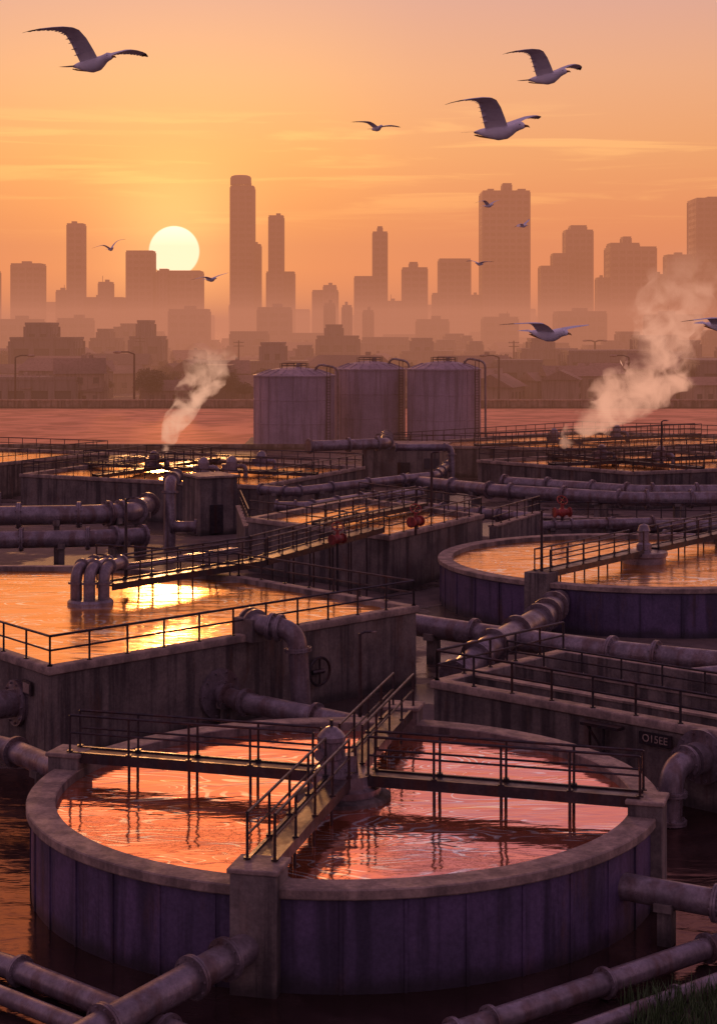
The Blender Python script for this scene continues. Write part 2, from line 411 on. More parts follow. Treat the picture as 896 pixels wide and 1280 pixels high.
def lamp_post(name, x, y, z0, z1, arm=0.0, r=.045, double=False):
    mb = MB(); mb.tube([(x, y, z0), (x, y, z1)], [r*1.4, r], 'rail', 8)
    mb.lathe(x, y, [(r*3, z0), (r*3, z0+.1), (r*1.6, z0+.2)], 'rail', 10)
    for s in ((-1, 1) if double else (math.copysign(1, arm),)):
        A = abs(arm); pts = [(x, y, z1-.02), (x+s*A*.35, y, z1+A*.12), (x+s*A, y, z1+A*.12)]
        mb.tube(pts, r*.8, 'rail', 8)
        mb.sphere((x+s*A, y, z1+A*.10), 1, 'cap', 10, 6, (A*.28, A*.14, A*.08))
    return mb.obj(name)
lamp_post('lamp_post', 0.05, 56.6, 0, 5.1, .45, .055)
lamp_post('lamp_post', 4.6, 108, 3.3, 7.3, .5, .07)
lamp_post('lamp_post', -10.7, 79.0, 3.3, 7.3, .5, .06)
lamp_post('lamp_post', 9.2, 86.2, 2.5, 6.0, .4, .06)
lamp_post('lamp_post', 26.5, 150, 3.3, 7.0, .5, .07)

def P(name, pts, r, **kw):
    mb = MB(); pipe(mb, pts, r, **kw); return mb.obj(name)
P('water_pipe', [(-2.4, 39.2, 1.1), (-3.3, 38.0, 1.0), (-7.2, 33.0, .45)], .36, step=2.2, bend=1.5)
P('water_pipe', [(-16, 44.6, .35), (-8.2, 39.9, .35), (-3.6, 35.8, .35), (3, 30, .35)], .27, step=3.2)
P('water_pipe', [(-17, 43.6, .3), (-9.2, 39.3, .3), (-4.6, 35.4, .3), (2, 29, .3)], .20, step=3.2)
P('water_pipe', [(-2, 32.8, .4), (2.4, 36.2, .4), (8.7, 41.2, .4), (16, 47, .4)], .26, step=3.0)
P('water_pipe', [(0.2, 32.5, .32), (3.9, 35.6, .32), (10.2, 40.6, .32), (18, 46.5, .32)], .20, step=3.0)
P('water_pipe', [(6.15, 42.9, 1.3), (9.0, 41.5, 1.2), (16, 38, 1.0)], .34, step=4, stands=True, bend=1)
P('water_pipe', [(-8.1, 51.0, 1.7), (-11.3, 54.9, 1.75), (-17, 57.3, 1.75)], .36, step=3.5, stands=True)

# ------------------------------------------------------------------ left basin
LB = [(-10.8, 59.7), (2.6, 73.1), (-5.6, 82.0), (-13, 85.6), (-22, 85.6), (-27, 80), (-17.5, 68.2)]
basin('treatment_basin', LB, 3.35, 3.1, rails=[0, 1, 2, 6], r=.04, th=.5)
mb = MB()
walkway(mb, (-11.3, 76.4, 3.75), (-4.9, 84.2, 3.75), w=.9, legs=2.4)
walkway(mb, (-4.9, 84.2, 3.78), (1.0, 97.6, 3.78), w=.9, legs=0)
for q in (.55, .8, 1.05): mb.tube([(-11.3-q, 76.6+q*.6, 4.2), (-5.2-q, 84.6+q*.6, 4.2)], .09, 'pipe', 10)
mb.obj('walkway_bridge')
mb = MB()
mb.lathe(-11.7, 74.9, [(1.0, 2.4), (1.0, 3.25), (.9, 3.35), (.001, 3.35)], 'pipe', 28)
for q in (-.6, 0, .6):
    pipe(mb, [(-11.7+q, 74.6+abs(q)*.3, 3.1), (-11.7+q, 74.6+abs(q)*.3, 4.7), (-11.2+q, 76.6, 4.7)], .26, bend=2.4, bolts=False, seg=14)
mb.obj('inlet_manifold')
P('overflow_pipe', [(-4.2, 67.0, 3.75), (-3.8, 66.1, 3.75), (-2.35, 65.6, 3.6), (-2.15, 65.5, 0.2)], .38, bend=1.9)
mb = MB(); mb.box(-4.15, 66.6, 3.5, .9, 1.1, .9, 'conc', math.radians(45)); mb.obj('overflow_box', bevel=.03)
P('drain_pipe', [(-5.25, 65.3, 1.25), (-4.6, 64.6, 1.15), (1.5, 60.2, .9), (4.5, 58.6, .9)], .38, step=3.0, stands=True)
mb = MB(); flange(mb, (-5.3, 65.3, 1.25), (1, -1, 0), .7); mb.obj('wall_flange')
mb = MB(); flange(mb, (-12.3, 61.7, 1.7), (-1, -.7, 0), .6); mb.tube([(-12.2, 61.8, 1.7), (-13.0, 61.2, 1.7)], .5, 'pipe', 20); mb.obj('wall_flange')
mb = MB(); mb.box(-11.75, 60.9, 2.4, .08, .7, .5, 'rail', math.radians(35)); mb.box(-11.77, 60.89, 2.4, .09, .5, .34, 'cap', math.radians(35)); mb.obj('equipment_sign')
mb = MB(); mb.torus((-1.55, 68.8, 1.4), (1, -1, 0), .55, .06, 'rail'); mb.tube([(-1.4, 68.9, 1.4), (-1.85, 68.5, 1.4)], .1, 'rail', 8)
mb.tube([(-1.55, 68.8, .85), (-1.55, 68.8, 1.95)], .04, 'rail', 6); mb.obj('valve_wheel')

# ------------------------------------------------------------------ right front basin
RB = [(2.55, 61.3), (15.2, 49.8), (20.7, 55.8), (8.0, 67.4)]
basin('treatment_basin', RB, 2.6, 1.5, rails=[0, 3], r=.04, wmat='pool')
mb = MB()
for a, b in (((3.9, 62.8), (16.5, 51.3)), ((5.6, 64.7), (18.2, 53.2))):
    mb.beam((a[0], a[1], 1.9), (b[0], b[1], 1.9), .3, 1.2, 'conc'); mb.beam((a[0], a[1], 2.54), (b[0], b[1], 2.54), .4, .08, 'cap')
rail(mb, [(5.6, 64.7, 2.58), (18.2, 53.2, 2.58)], h=.8)
mb.obj('weir_wall')
P('elbow_pipe', [(10.75, 53.75, 1.75), (9.55, 52.45, 1.75), (9.5, 52.4, .1)], .38, bend=2.1)
mb = MB(); flange(mb, (10.75, 53.75, 1.75), (1, 1.1, 0), .62); mb.tube([(10.9, 53.9, 1.75), (10.3, 53.25, 1.75)], .5, 'pipe', 20); mb.obj('wall_flange')
mb = MB()
for (x, y) in ((7.6, 56.4), (8.0, 56.05)): mb.tube([(x, y, .1), (x, y, 2.2)], .05, 'rail', 6)
mb.beam((7.4, 56.5, 2.2), (8.5, 55.5, 2.2), .4, .1, 'rail'); mb.beam((7.5, 56.3, 2.15), (7.9, 56.0, 1.5), .06, .06, 'rail')
mb.obj('wall_bracket')
mb = MB(); mb.beam((9.05, 55.3, 2.0), (9.95, 54.48, 2.0), .06, .40, 'rail'); sgn = mb.obj('wall_sign')
cu = bpy.data.curves.new('lettering', 'FONT'); cu.body = 'O15EE'; cu.size = .34; cu.extrude = .006; cu.align_x = 'CENTER'; cu.align_y = 'CENTER'
cu.materials.append(M['cap']); to = bpy.data.objects.new('lettering', cu); sc.collection.objects.link(to); to.parent = sgn
to.location = (9.5-.03, 54.89-.034, 2.0); to.rotation_euler = (math.radians(90), 0, math.atan2(-11.5, 12.65))
mb = MB()
rail(mb, [(4.4, 59.5, .3), (5.9, 58.1, .3)], h=1.0, sp=.8); mb.obj('guard_railing')
P('transfer_pipe', [(0.8, 79.5, 1.7), (6, 76, 1.5), (11.5, 71.8, 1.5), (22, 66, 1.5)], .5, step=3.5, stands=True)
P('transfer_pipe', [(4.0, 70.2, .9), (5.4, 72.4, 1.6), (8.6, 79.5, 1.8), (10.2, 86.2, 1.6)], .55, step=2.6, bend=1.5)
P('transfer_pipe', [(12.0, 67.8, 1.2), (18, 70.5, 1.2), (24, 76, 1.2)], .42, step=3, stands=True)

# ------------------------------------------------------------------ second round tank
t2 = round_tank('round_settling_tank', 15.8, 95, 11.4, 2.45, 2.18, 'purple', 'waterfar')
mb = MB(); dd = Vector((6.4, 8.6, 0)).normalized(); c2 = Vector((15.8, 95, 2.9))
walkway(mb, c2-dd*11.0, c2-dd*.9, w=.8, legs=1.9); walkway(mb, c2+dd*.9, c2+dd*11.0, w=.8, legs=1.9)
mb.obj('walkway', t2)
mb = MB()
for s in (-1, 1):
    p = c2+dd*s*11.1; mb.box(p.x, p.y, 1.45, 1.2, 1.3, 3.0, 'conc', math.atan2(dd.y, dd.x))
mb.obj('pier', t2, bevel=.03)
mb = MB(); mb.lathe(15.8, 95, [(1.2, 1.2), (1.2, 2.5), (1.3, 2.6), (1.3, 2.8), (.001, 2.9)], 'pipe', 32)
mb.lathe(15.8, 95, [(.42, 2.85), (.42, 3.2), (.3, 3.3), (.3, 3.9), (.36, 3.95), (.25, 4.25), (.001, 4.35)], 'pipe', 18)
mb.obj('drive_hub', t2)

# ------------------------------------------------------------------ middle basin
basin('treatment_basin', [(1.8, 97.5), (8, 109), (0, 120), (-7, 107)], 3.35, 3.05, rails=[0, 1, 3], inner=(((-2.4, 102.5), (4.2, 114.2), .8),))
valve('gate_valve', 3.3, 99.0, 4.0, .25, 1.0, 3.2); valve('gate_valve', -1.1, 90.0, 4.1, .22, .9, 0)
valve('gate_valve', 13.0, 109.5, 3.4, .26, .3)
P('transfer_pipe', [(11.6, 109, 2.6), (13, 109.5, 2.6), (19, 111, 2.6)], .3, step=2.5, stands=True)

P('main_pipe', [(-36, 108, 3.15), (-17.0, 110.5, 3.15), (-14.8, 112.5, 3.1), (-14.5, 118, 3.0)], .62, step=4.5, stands=True, bend=1.6)
P('main_pipe', [(-36, 105.5, 1.9), (-16.2, 108.3, 1.9), (-13.9, 110.3, 1.8)], .55, step=4.5, stands=True, bend=1.6)
P('main_pipe', [(-36, 130, 2.1), (-27.4, 131, 2.1)], .4, step=4.5, stands=True)
P('riser_pipe', [(-13.0, 122, 4.6), (-13.0, 118.5, 4.6), (-13.0, 118.0, 0.0)], .42, bend=1.8)
P('branch_pipe', [(-12.8, 118, 1.5), (-11.2, 118, 1.5)], .38)
mb = MB(); mb.box(-11.0, 127.0, 2.1, 3.0, 3.2, 4.2, 'conc', .5); mb.box(-11.0, 127.0, 4.27, 3.3, 3.5, .16, 'cap', .5)
mb.box(-11.3+.9, 125.5-.02, 1.2, 1.0, .3, 2.1, 'rail', .5); mb.obj('control_hut', bevel=.02)

P('transfer_pipe', [(-7.2, 127, 3.2), (-4.8, 125.2, 3.2), (6.2, 137, 3.4), (8, 150, 3.4)], .34, step=4, stands=True)
P('transfer_pipe', [(-5.6, 117.8, 2.9), (-3.6, 117.5, 2.9), (0.5, 124, 2.9), (4.5, 127.5, 2.9)], .36, step=3, stands=True)
P('transfer_pipe', [(-6.8, 116.2, 1.6), (-2.6, 115.8, 1.6), (-1.8, 122, 1.6)], .36, step=3, stands=True)
P('transfer_pipe', [(4.0, 136, 3.0), (10.5, 128, 3.0), (19.5, 122, 3.0), (32, 122.5, 3.0)], .5, step=4, stands=True)
P('transfer_pipe', [(11.6, 136, 2.9), (21, 128.5, 2.9), (34, 129, 2.9)], .5, step=4, stands=True)
P('transfer_pipe', [(3.0, 130.5, 1.7), (9.5, 124.0, 1.7), (18, 117.0, 1.7), (30, 116, 1.7)], .4, step=4, stands=True)
P('transfer_pipe', [(3.2, 146, 5.0), (7.9, 146, 5.0), (7.9, 146, 1.0)], .3)
P('transfer_pipe', [(-4.5, 156, 4.4), (2.6, 160, 4.4), (2.8, 170, 4.4)], .5, step=3)
P('transfer_pipe', [(20, 112, 1.4), (27, 108.5, 1.4), (36, 109, 1.4)], .45, step=3, stands=True)
def low_wall(name, a, b, h=1.6, w=.5, r=True):
    mb = MB(); mb.beam((a[0], a[1], h/2-.1), (b[0], b[1], h/2-.1), w, h+.2, 'conc'); mb.beam((a[0], a[1], h+.05), (b[0], b[1], h+.05), w+.14, .12, 'cap')
    o = mb.obj(name, bevel=.02)
    if r:
        m2 = MB(); rail(m2, [(a[0], a[1], h+.11), (b[0], b[1], h+.11)]); m2.obj('railing', o)
low_wall('concrete_wall', (-8.3, 120.5), (-6.9, 108), 2.6, r=True)
low_wall('concrete_wall', (8.6, 110), (12.5, 118.5), 2.4)
low_wall('concrete_wall', (12.5, 118.5), (34, 116.5), 2.0)
low_wall('concrete_wall', (-1.5, 129), (8.5, 121), 1.8, r=False)
low_wall('concrete_wall', (22.5, 63), (10.2, 69.6), 1.3, r=False)
low_wall('concrete_wall', (-30, 100), (-9.5, 101.5), .5, r=False)
low_wall('concrete_wall', (-30, 121), (-15, 122), .5, r=False)

# ------------------------------------------------------------------ far basins
B1 = [(-27.9, 141), (-7.5, 130), (0.6, 148.6), (-19.8, 160)]
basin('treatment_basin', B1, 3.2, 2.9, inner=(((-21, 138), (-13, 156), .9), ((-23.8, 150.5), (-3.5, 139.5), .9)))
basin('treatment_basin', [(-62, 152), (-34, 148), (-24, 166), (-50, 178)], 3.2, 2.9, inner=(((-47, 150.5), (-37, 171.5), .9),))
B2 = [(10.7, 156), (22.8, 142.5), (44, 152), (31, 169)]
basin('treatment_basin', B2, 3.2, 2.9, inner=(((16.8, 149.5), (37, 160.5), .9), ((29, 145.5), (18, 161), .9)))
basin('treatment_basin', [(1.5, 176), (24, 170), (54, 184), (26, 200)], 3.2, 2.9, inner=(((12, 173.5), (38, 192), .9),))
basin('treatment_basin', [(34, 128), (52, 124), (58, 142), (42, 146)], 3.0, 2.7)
mb = MB(); mb.box(4.6, 166, 1.9, 7.5, 6, 3.8, 'conc', -.2); mb.box(4.6, 166, 3.9, 8, 6.5, .2, 'cap', -.2)
mb.box(4.3, 162.9, 1.3, 1.2, .2, 2.2, 'rail', -.2); mb.box(6.9, 162.5, 2.3, 1.4, .2, 1, 'glass', -.2)
mb.obj('pump_house', bevel=.03)
def pump(x, y, z, s=1.0):
    mb = MB(); mb.lathe(x, y, [(.7*s, z), (.7*s, z+.15*s), (.5*s, z+.2*s), (.5*s, z+.9*s), (.42*s, z+1.15*s), (.2*s, z+1.35*s), (.001, z+1.4*s)], 'pipe', 18)
    pipe(mb, [(x+.4*s, y, z+.5*s), (x+1.2*s, y, z+.5*s), (x+1.2*s, y, z-.4*s)], .2*s, bolts=False, seg=12)
    mb.box(x-.6*s, y, z+.4*s, .5*s, .4*s, .6*s, 'pipe'); return mb.obj('pump_motor')
for x, y, z in ((-12.6, 139.5, 3.35), (-10.4, 140.8, 3.35), (-17.5, 147.0, 3.35), (-8.3, 146.7, 3.35), (22.0, 155.2, 3.35), (27.0, 153.5, 3.35), (33.0, 155, 3.35), (20.5, 180, 3.35), (28, 186, 3.35)):
    pump(x, y, z, .95)

# storage tanks
def storage(x, y, r, h):
    root = empty('storage_tank'); mb = MB()
    mb.lathe(x, y, [(r+.5, -.1), (r+.5, .35), (r, .36), (r, h), (r+.12, h), (r+.12, h+.18), (r*.97, h+.24), (r*.6, h+.85), (r*.25, h+1.15), (.001, h+1.2)], 'steel', 64, ['conc', 'conc']+['steel']*7)
    for z in (h*.34, h*.67): mb.lathe(x, y, [(r, z), (r+.05, z+.02), (r+.05, z+.1), (r, z+.12)], 'steel', 64)
    for i in range(20):
        a = i*math.pi/10; mb.beam((x+(r+.02)*math.cos(a), y+(r+.02)*math.sin(a), .4), (x+(r+.02)*math.cos(a), y+(r+.02)*math.sin(a), h), .05, .05, 'steel')
        mb.beam((x+r*.95*math.cos(a), y+r*.95*math.sin(a), h+.29), (x+r*.6*math.cos(a), y+r*.6*math.sin(a), h+.9), .09, .06, 'steel')
    mb.obj('shell', root)
    m2 = MB()
    pts = [(x+r*.35*math.cos(a*math.pi/6), y+r*.35*math.sin(a*math.pi/6), h+1.05) for a in range(12)]
    rail(m2, pts, h=.6, sp=1.4, r=.03, closed=True)
    m2.lathe(x+.5, y-.5, [(.3, h+.9), (.3, h+1.5), (.4, h+1.55), (.001, h+1.7)], 'pipe', 14)
    m2.obj('roof_railing', root)
    m3 = MB(); a = -math.pi/2+.95
    for q in (-.22, .22): m3.tube([(x+(r+.3)*math.cos(a)+q, y+(r+.3)*math.sin(a), .3), (x+(r+.3)*math.cos(a)+q, y+(r+.3)*math.sin(a), h+1.2)], .05, 'rail', 6)
    for i in range(int(h/.35)): m3.tube([(x+(r+.3)*math.cos(a)-.22, y+(r+.3)*math.sin(a), .5+i*.35), (x+(r+.3)*math.cos(a)+.22, y+(r+.3)*math.sin(a), .5+i*.35)], .03, 'rail', 5)
    m3.obj('ladder', root)
    m4 = MB(); pipe(m4, [(x+r*.5, y-1, h+.5), (x+r*.6, y-2, h+1.6), (x+r+.45, y-2.2, h+1.1), (x+r+.5, y-2.2, .3)], .15, bolts=False, ends=False, seg=10, bend=5); m4.obj('vent_pipe', root)
storage(-8.2, 219, 5.15, 9.0); storage(1.5, 228, 4.7, 9.6); storage(11.1, 223, 4.75, 9.7)
mb = MB(); mb.box(1.5, 223, .15, 32, 18, .5, 'conc'); mb.obj('tank_plinth', bevel=.04)
lamp_post('street_lamp', -42.6, 296+30, 0.1, 10.2, -3.2, .17)
lamp_post('street_lamp', 62, 450, 0, 11.5, 2.6, .25, double=True)
lamp_post('street_lamp', 80, 460, 0, 11.5, -4.6, .25)
lamp_post('street_lamp', 27, 330, 0, 9.5, -3, .16)
lamp_post('street_lamp', 52, 330, 0, 9.5, -3, .16)
lamp_post('street_lamp', -66, 330, 0, 9.5, 3, .16)
lamp_post('street_lamp', -88, 330, 0, 9.5, -3, .16)
for x, y, h in ((-56, 440, 13), (-83, 440, 12.5), (-30, 430, 12), (112, 420, 12), (38, 420, 12)):
    mb = MB(); mb.tube([(x, y, 0), (x, y, h)], [.24, .16], 'bark', 8)
    for q in (.5, 1.4): mb.box(x, y-.15, h-q, 2.6, .16, .16, 'bark')
    for q in (-1.1, -.5, .5, 1.1): mb.tube([(x+q, y-.15, h-.43), (x+q, y-.15, h-.2)], .06, 'steel', 6)
    mb.obj('utility_pole')

# ------------------------------------------------------------------ towers
def add_block(mb, x0, x1, y0, y1, z0, z1, fl=4.0, rnd=0):
    cx, cy, w, d = (x0+x1)/2, (y0+y1)/2, x1-x0, y1-y0
    mb.box(cx, cy, (z0+z1)/2, w-.8, d-.8, z1-z0, 'glass')
    n = max(1, round((z1-z0)/fl)); st = (z1-z0)/n
    for i in range(1, n+1): mb.box(cx, cy, z0+i*st-.55, w-.2, d-.2, 1.9 if i < n else 2.4, 'facade')
    nx = max(2, round(w/4.5))
    for i in range(nx+1):
        x = x0+.3+(w-.6)*i/nx
        for y in (y0+.25, y1-.25): mb.box(x, y, (z0+z1)/2, 1.3, .5, z1-z0, 'facade')
    ny = max(2, round(d/4.5))
    for i in range(ny+1):
        y = y0+.31+(d-.62)*i/ny
        for x in (x0+.24, x1-.24): mb.box(x, y, (z0+z1)/2, .5, 1.3, z1-z0, 'facade')
    mb.box(cx, cy, z1+.7, w+.05, d+.05, .6, 'facade')
def tower(name, blocks, y, roof=True):
    mb = MB()
    for (x0, x1, z, *dy) in blocks:
        o = dy[0] if dy else 0; dep = min(32, max(12, (x1-x0)))
        add_block(mb, x0, x1, y+o, y+o+dep, 0, z)
        if roof:
            w = x1-x0
            mb.box(x0+w*R.uniform(.35, .65), y+o+dep/2, z+1.6, w*.3, dep*.3, 1.8, 'facade')
            xx = x0+w*R.uniform(.2, .8)
            if R.random() < .25: mb.tube([(xx, y+o+4, z), (xx, y+o+4, z+R.uniform(3, 6))], .18, 'rail', 5)
    return mb.obj(name, smooth=False)
T = 1071
tower('office_tower', [(-217, -198.5, 54.5)], T); tower('skyscraper', [(-182, -172, 79.5)], T)
tower('office_building', [(-190.5, -181.5, 38)], T+10); tower('office_building', [(-171.5, -149, 33.5), (-163, -155, 43, -6)], T+10)
tower('office_tower', [(-145, -128.5, 62.5)], T, roof=False); tower('office_building', [(-126, -99, 50), (-124, -119, 51, -3)], T, roof=False)
mb = MB(); add_block(mb, -80, -65.5, T, T+16, 0, 103); add_block(mb, -79.5, -68, T+.8, T+15, 105.2, 107)
mb.lathe(-74, T+8, [(6.6, 105), (6.6, 109.4), (6.0, 110.4), (4.5, 111.0), (.01, 111.2)], 'facade', 24); mb.obj('skyscraper', smooth=False)
tower('office_building', [(-72, -63, 68)], T+30)
tower('skyscraper', [(-56, -47, 84.5)], T); tower('office_building', [(-58.5, -41, 50)], T+20)
tower('office_building', [(-29, -13, 38), (-22, -14, 41, -6)], T+10)
tower('skyscraper', [(-2.5, 10, 46.5), (9, 18, 74.5, 2), (12, 15, 78, 6)], T, roof=False); tower('office_building', [(18.3, 27, 31)], T)
tower('office_tower', [(27.5, 43, 52), (32, 37, 55.5, 4)], T, roof=False); tower('office_tower', [(50.5, 70, 57.5), (46.5, 51, 36, 2)], T, roof=False)
tower('skyscraper', [(77.5, 107, 100), (90.5, 96, 105, 5), (81, 85, 101.5, 6), (100, 105, 101.5, 6)], T, roof=False)
tower('office_building', [(71, 77, 35)], T+10)
tower('office_tower', [(114, 131, 53), (122, 136, 61, 4), (130.5, 147.5, 76, 8), (134, 144, 79, 12)], T, roof=False)
tower('office_tower', [(157.5, 186, 65), (166, 171, 71.5, 5), (158, 176, 67.5, 4)], T, roof=False)
tower('office_building', [(151, 157, 46)], T+12); tower('office_building', [(186.5, 192, 48)], T+8)
tower('office_tower', [(193, 208.5, 60)], T); tower('skyscraper', [(210, 241, 95)], T-6)
for x0, x1, z in ((250, 272, 60), (285, 300, 82), (310, 340, 48), (-245, -227, 50), (-280, -262, 76), (-320, -296, 44)):
    tower('office_tower', [(x0, x1, z)], T)
for i in range(46):
    x = -430+i*19+R.uniform(-6, 6); w = R.uniform(9, 18)
    tower('office_building', [(x, x+w, R.uniform(20, 36))], T+230+R.uniform(0, 140), roof=False)
for x0, x1, z in ((-43, -29, 23), (-84, -67, 22.5), (-15, -10.5, 25), (-7, -3, 24), (2, 6.5, 22), (88, 109, 21.5), (-157, -140, 18), (-133, -119, 18.5), (55, 70, 19), (128, 150, 20), (26, 40, 18)):
    tower('apartment_block', [(x0, x1, z)], 750+R.uniform(-20, 20))
for i in range(34):
    x = R.uniform(-210, 210); w = R.uniform(9, 22)
    tower('apartment_block', [(x, x+w, R.uniform(7, 13))], R.uniform(560, 960), roof=R.random() < .5)
for x0, x1, z, y in ((-75, -56, 4.4, 340), (48, 66, 9.0, 392), (30, 40, 7.2, 372), (70, 96, 7.5, 352), (-100, -80, 6, 350), (-34, -26, 6.5, 350)):
    tower('warehouse', [(x0, x1, z)], y, roof=False)
R2 = random.Random(21)
for i in range(26):
    y = R2.uniform(400, 620); x = R2.uniform(-.25, .25)*y; w = R2.uniform(8, 18); z = R2.uniform(6, 12)
    tower('apartment_block', [(x, x+w, z), (x+w*.2, x+w*.6, z+R2.uniform(2, 5), 3)], y, roof=False)

def house_mesh(w, d, h, rh, seed):
    rr = random.Random(seed); mb = MB(); mb.box(0, 0, h/2, w, d, h, 'plaster')
    o = .5; vs = [(-w/2-o, -d/2-o, h-.1), (w/2+o, -d/2-o, h-.1), (w/2+o, d/2+o, h-.1), (-w/2-o, d/2+o, h-.1), (-w/2-o, 0, h+rh), (w/2+o, 0, h+rh)]
    mb.add(vs, [(0, 1, 5, 4), (2, 3, 4, 5), (0, 4, 3), (1, 2, 5), (3, 2, 1, 0)], 'roof')
    mb.box(w*.25, d*.15, h+rh*.9, .8, .8, 1.8, 'plaster')
    n = int(w/2.4)
    for fl in range(int(h/2.8)):
        for i in range(n):
            x = -w/2+(i+.5)*w/n
            if fl == 0 and i == n//2:
                mb.box(x, -d/2-.02, 1.05, 1.0, .1, 2.1, 'bark'); continue
            for s in (-1, 1): mb.box(x, s*(d/2+.02), 1.6+fl*2.8, 1.1, .1, 1.2, 'glass'); mb.box(x, s*(d/2+.06), .95+fl*2.8, 1.3, .16, .1, 'cap')
    return mb.mesh('house', smooth=False)
HM = [house_mesh(11, 8, 3.2, 2.4, 1), house_mesh(14, 9, 5.8, 2.2, 2), house_mesh(9, 8, 5.8, 2.8, 3), house_mesh(20, 10, 4.2, 1.6, 4)]
for i in range(230):
    y = 345+(R.random()**1.2)*600; x = R.uniform(-.27, .27)*y
    o = bpy.data.objects.new('house', R.choice(HM)); sc.collection.objects.link(o)
    o.location = (x, y, 0); o.rotation_euler[2] = R.choice([0, .3, -.4, 1.3, .15])+R.uniform(-.2, .2); s = R.uniform(.75, 1.15); o.scale = (s, s, s)

def crown(mb, cx, cy, cz, rx, rz, n, size, rr, lobes=7):
    ls = []
    for i in range(lobes):
        a = rr.uniform(0, 6.28); e = rr.uniform(-.5, 1)
        ls.append((cx+math.cos(a)*rx*rr.uniform(.2, .75), cy+math.sin(a)*rx*rr.uniform(.2, .75), cz+e*rz*.7, rr.uniform(.28, .52)*rx))
    vs = []; fs = []
    for i in range(n):
        l = rr.choice(ls); v = Vector((rr.gauss(0, 1), rr.gauss(0, 1), rr.gauss(0, .8))).normalized()*l[3]*rr.uniform(.55, 1.12)
        p = Vector(l[:3])+v; q = Vector((rr.gauss(0, 1), rr.gauss(0, 1), rr.gauss(0, 1))).normalized(); u = q.orthogonal().normalized(); w = q.cross(u)
        s = size*rr.uniform(.6, 1.3); o = len(vs); vs += [p+u*s, p+w*s*.7, p-u*s, p-w*s*.7]; fs.append((o, o+1, o+2, o+3))
    mb.add(vs, fs, 'leaf')
def tree_mesh(seed, h):
    rr = random.Random(seed); mb = MB()
    mb.tube([(0, 0, 0), (.1, 0, h*.25), (.0, .1, h*.5), (.1, .1, h*.75)], [.28, .2, .14, .05], 'bark', 8)
    for i in range(7):
        a = i*.9+rr.uniform(0, .5); z = h*rr.uniform(.3, .6); e = rr.uniform(.22, .36)*h
        mb.tube([(0, 0, z), (math.cos(a)*e*.5, math.sin(a)*e*.5, z+e*.35), (math.cos(a)*e, math.sin(a)*e, z+e*.6)], [.11, .07, .02], 'bark', 5)
    crown(mb, 0, 0, h*.62, h*.42, h*.34, 1500, .28, rr, 10)
    return mb.mesh('tree', smooth=False)
TM = [tree_mesh(i, h) for i, h in enumerate((7, 8.5, 6, 9.5))]
tl = [(-45+R.uniform(-2, 30), 340+R.uniform(-3, 40)) for i in range(26)]+[(R.uniform(-.25, .25)*400, R.uniform(338, 470)) for i in range(34)]
for x, y in tl:
    o = bpy.data.objects.new('tree', R.choice(TM)); sc.collection.objects.link(o); o.location = (x, y, 0); o.rotation_euler[2] = R.uniform(0, 6); s = R.uniform(.5, .95); o.scale = (s*1.1, s*1.1, s)
mb = MB()
for i in range(300):
    y = R.uniform(420, 1000); x = R.uniform(-.27, .27)*y; h = R.uniform(3, 7)
    crown(mb, x, y, h*.5, h*R.uniform(.5, 1.1), h*.5, 90, .8, R, 5)
mb.obj('distant_trees', smooth=False)

mb = MB(); vs = []; fs = []; n = 24
for i in range(n+1):
    for j in range(n+1):
        x = 5.2+8*i/n; y = 31.5+7*j/n; u = (i/n-.5)*2; v = (j/n-.5)*2
        z = .9*max(0, 1-u*u)*max(0, 1-v*v)**.7-.08+.10*noise.noise((x*1.3, y*1.3, 0)); vs.append((x, y, z))
for i in range(n):
    for j in range(n): a = i*(n+1)+j; fs.append((a, a+n+1, a+n+2, a+1))
mb.add(vs, fs, 'earth'); mb.obj('earth_bank')
mb = MB()
for i in range(4500):
    x = R.uniform(5.8, 12.6); y = R.uniform(32.5, 38.0); u = (x-9.2)/4; v = (y-35)/3.5
    z = .9*max(0, 1-u*u)*max(0, 1-v*v)**.7-.1
    if z < .0: continue
    h = R.uniform(.3, .8); a = R.uniform(0, 6.28); b = R.uniform(0, .4); w = .016
    dx, dy = math.cos(a), math.sin(a)
    mb.add([(x-dy*w, y+dx*w, z), (x+dy*w, y-dx*w, z), (x+dx*b*.4+dy*w*.7, y+dy*b*.4-dx*w*.7, z+h*.6), (x+dx*b*.4-dy*w*.7, y+dy*b*.4+dx*w*.7, z+h*.6), (x+dx*b, y+dy*b, z+h)], [(0, 1, 2, 3), (3, 2, 4)], 'grass')
mb.obj('grass', smooth=False)

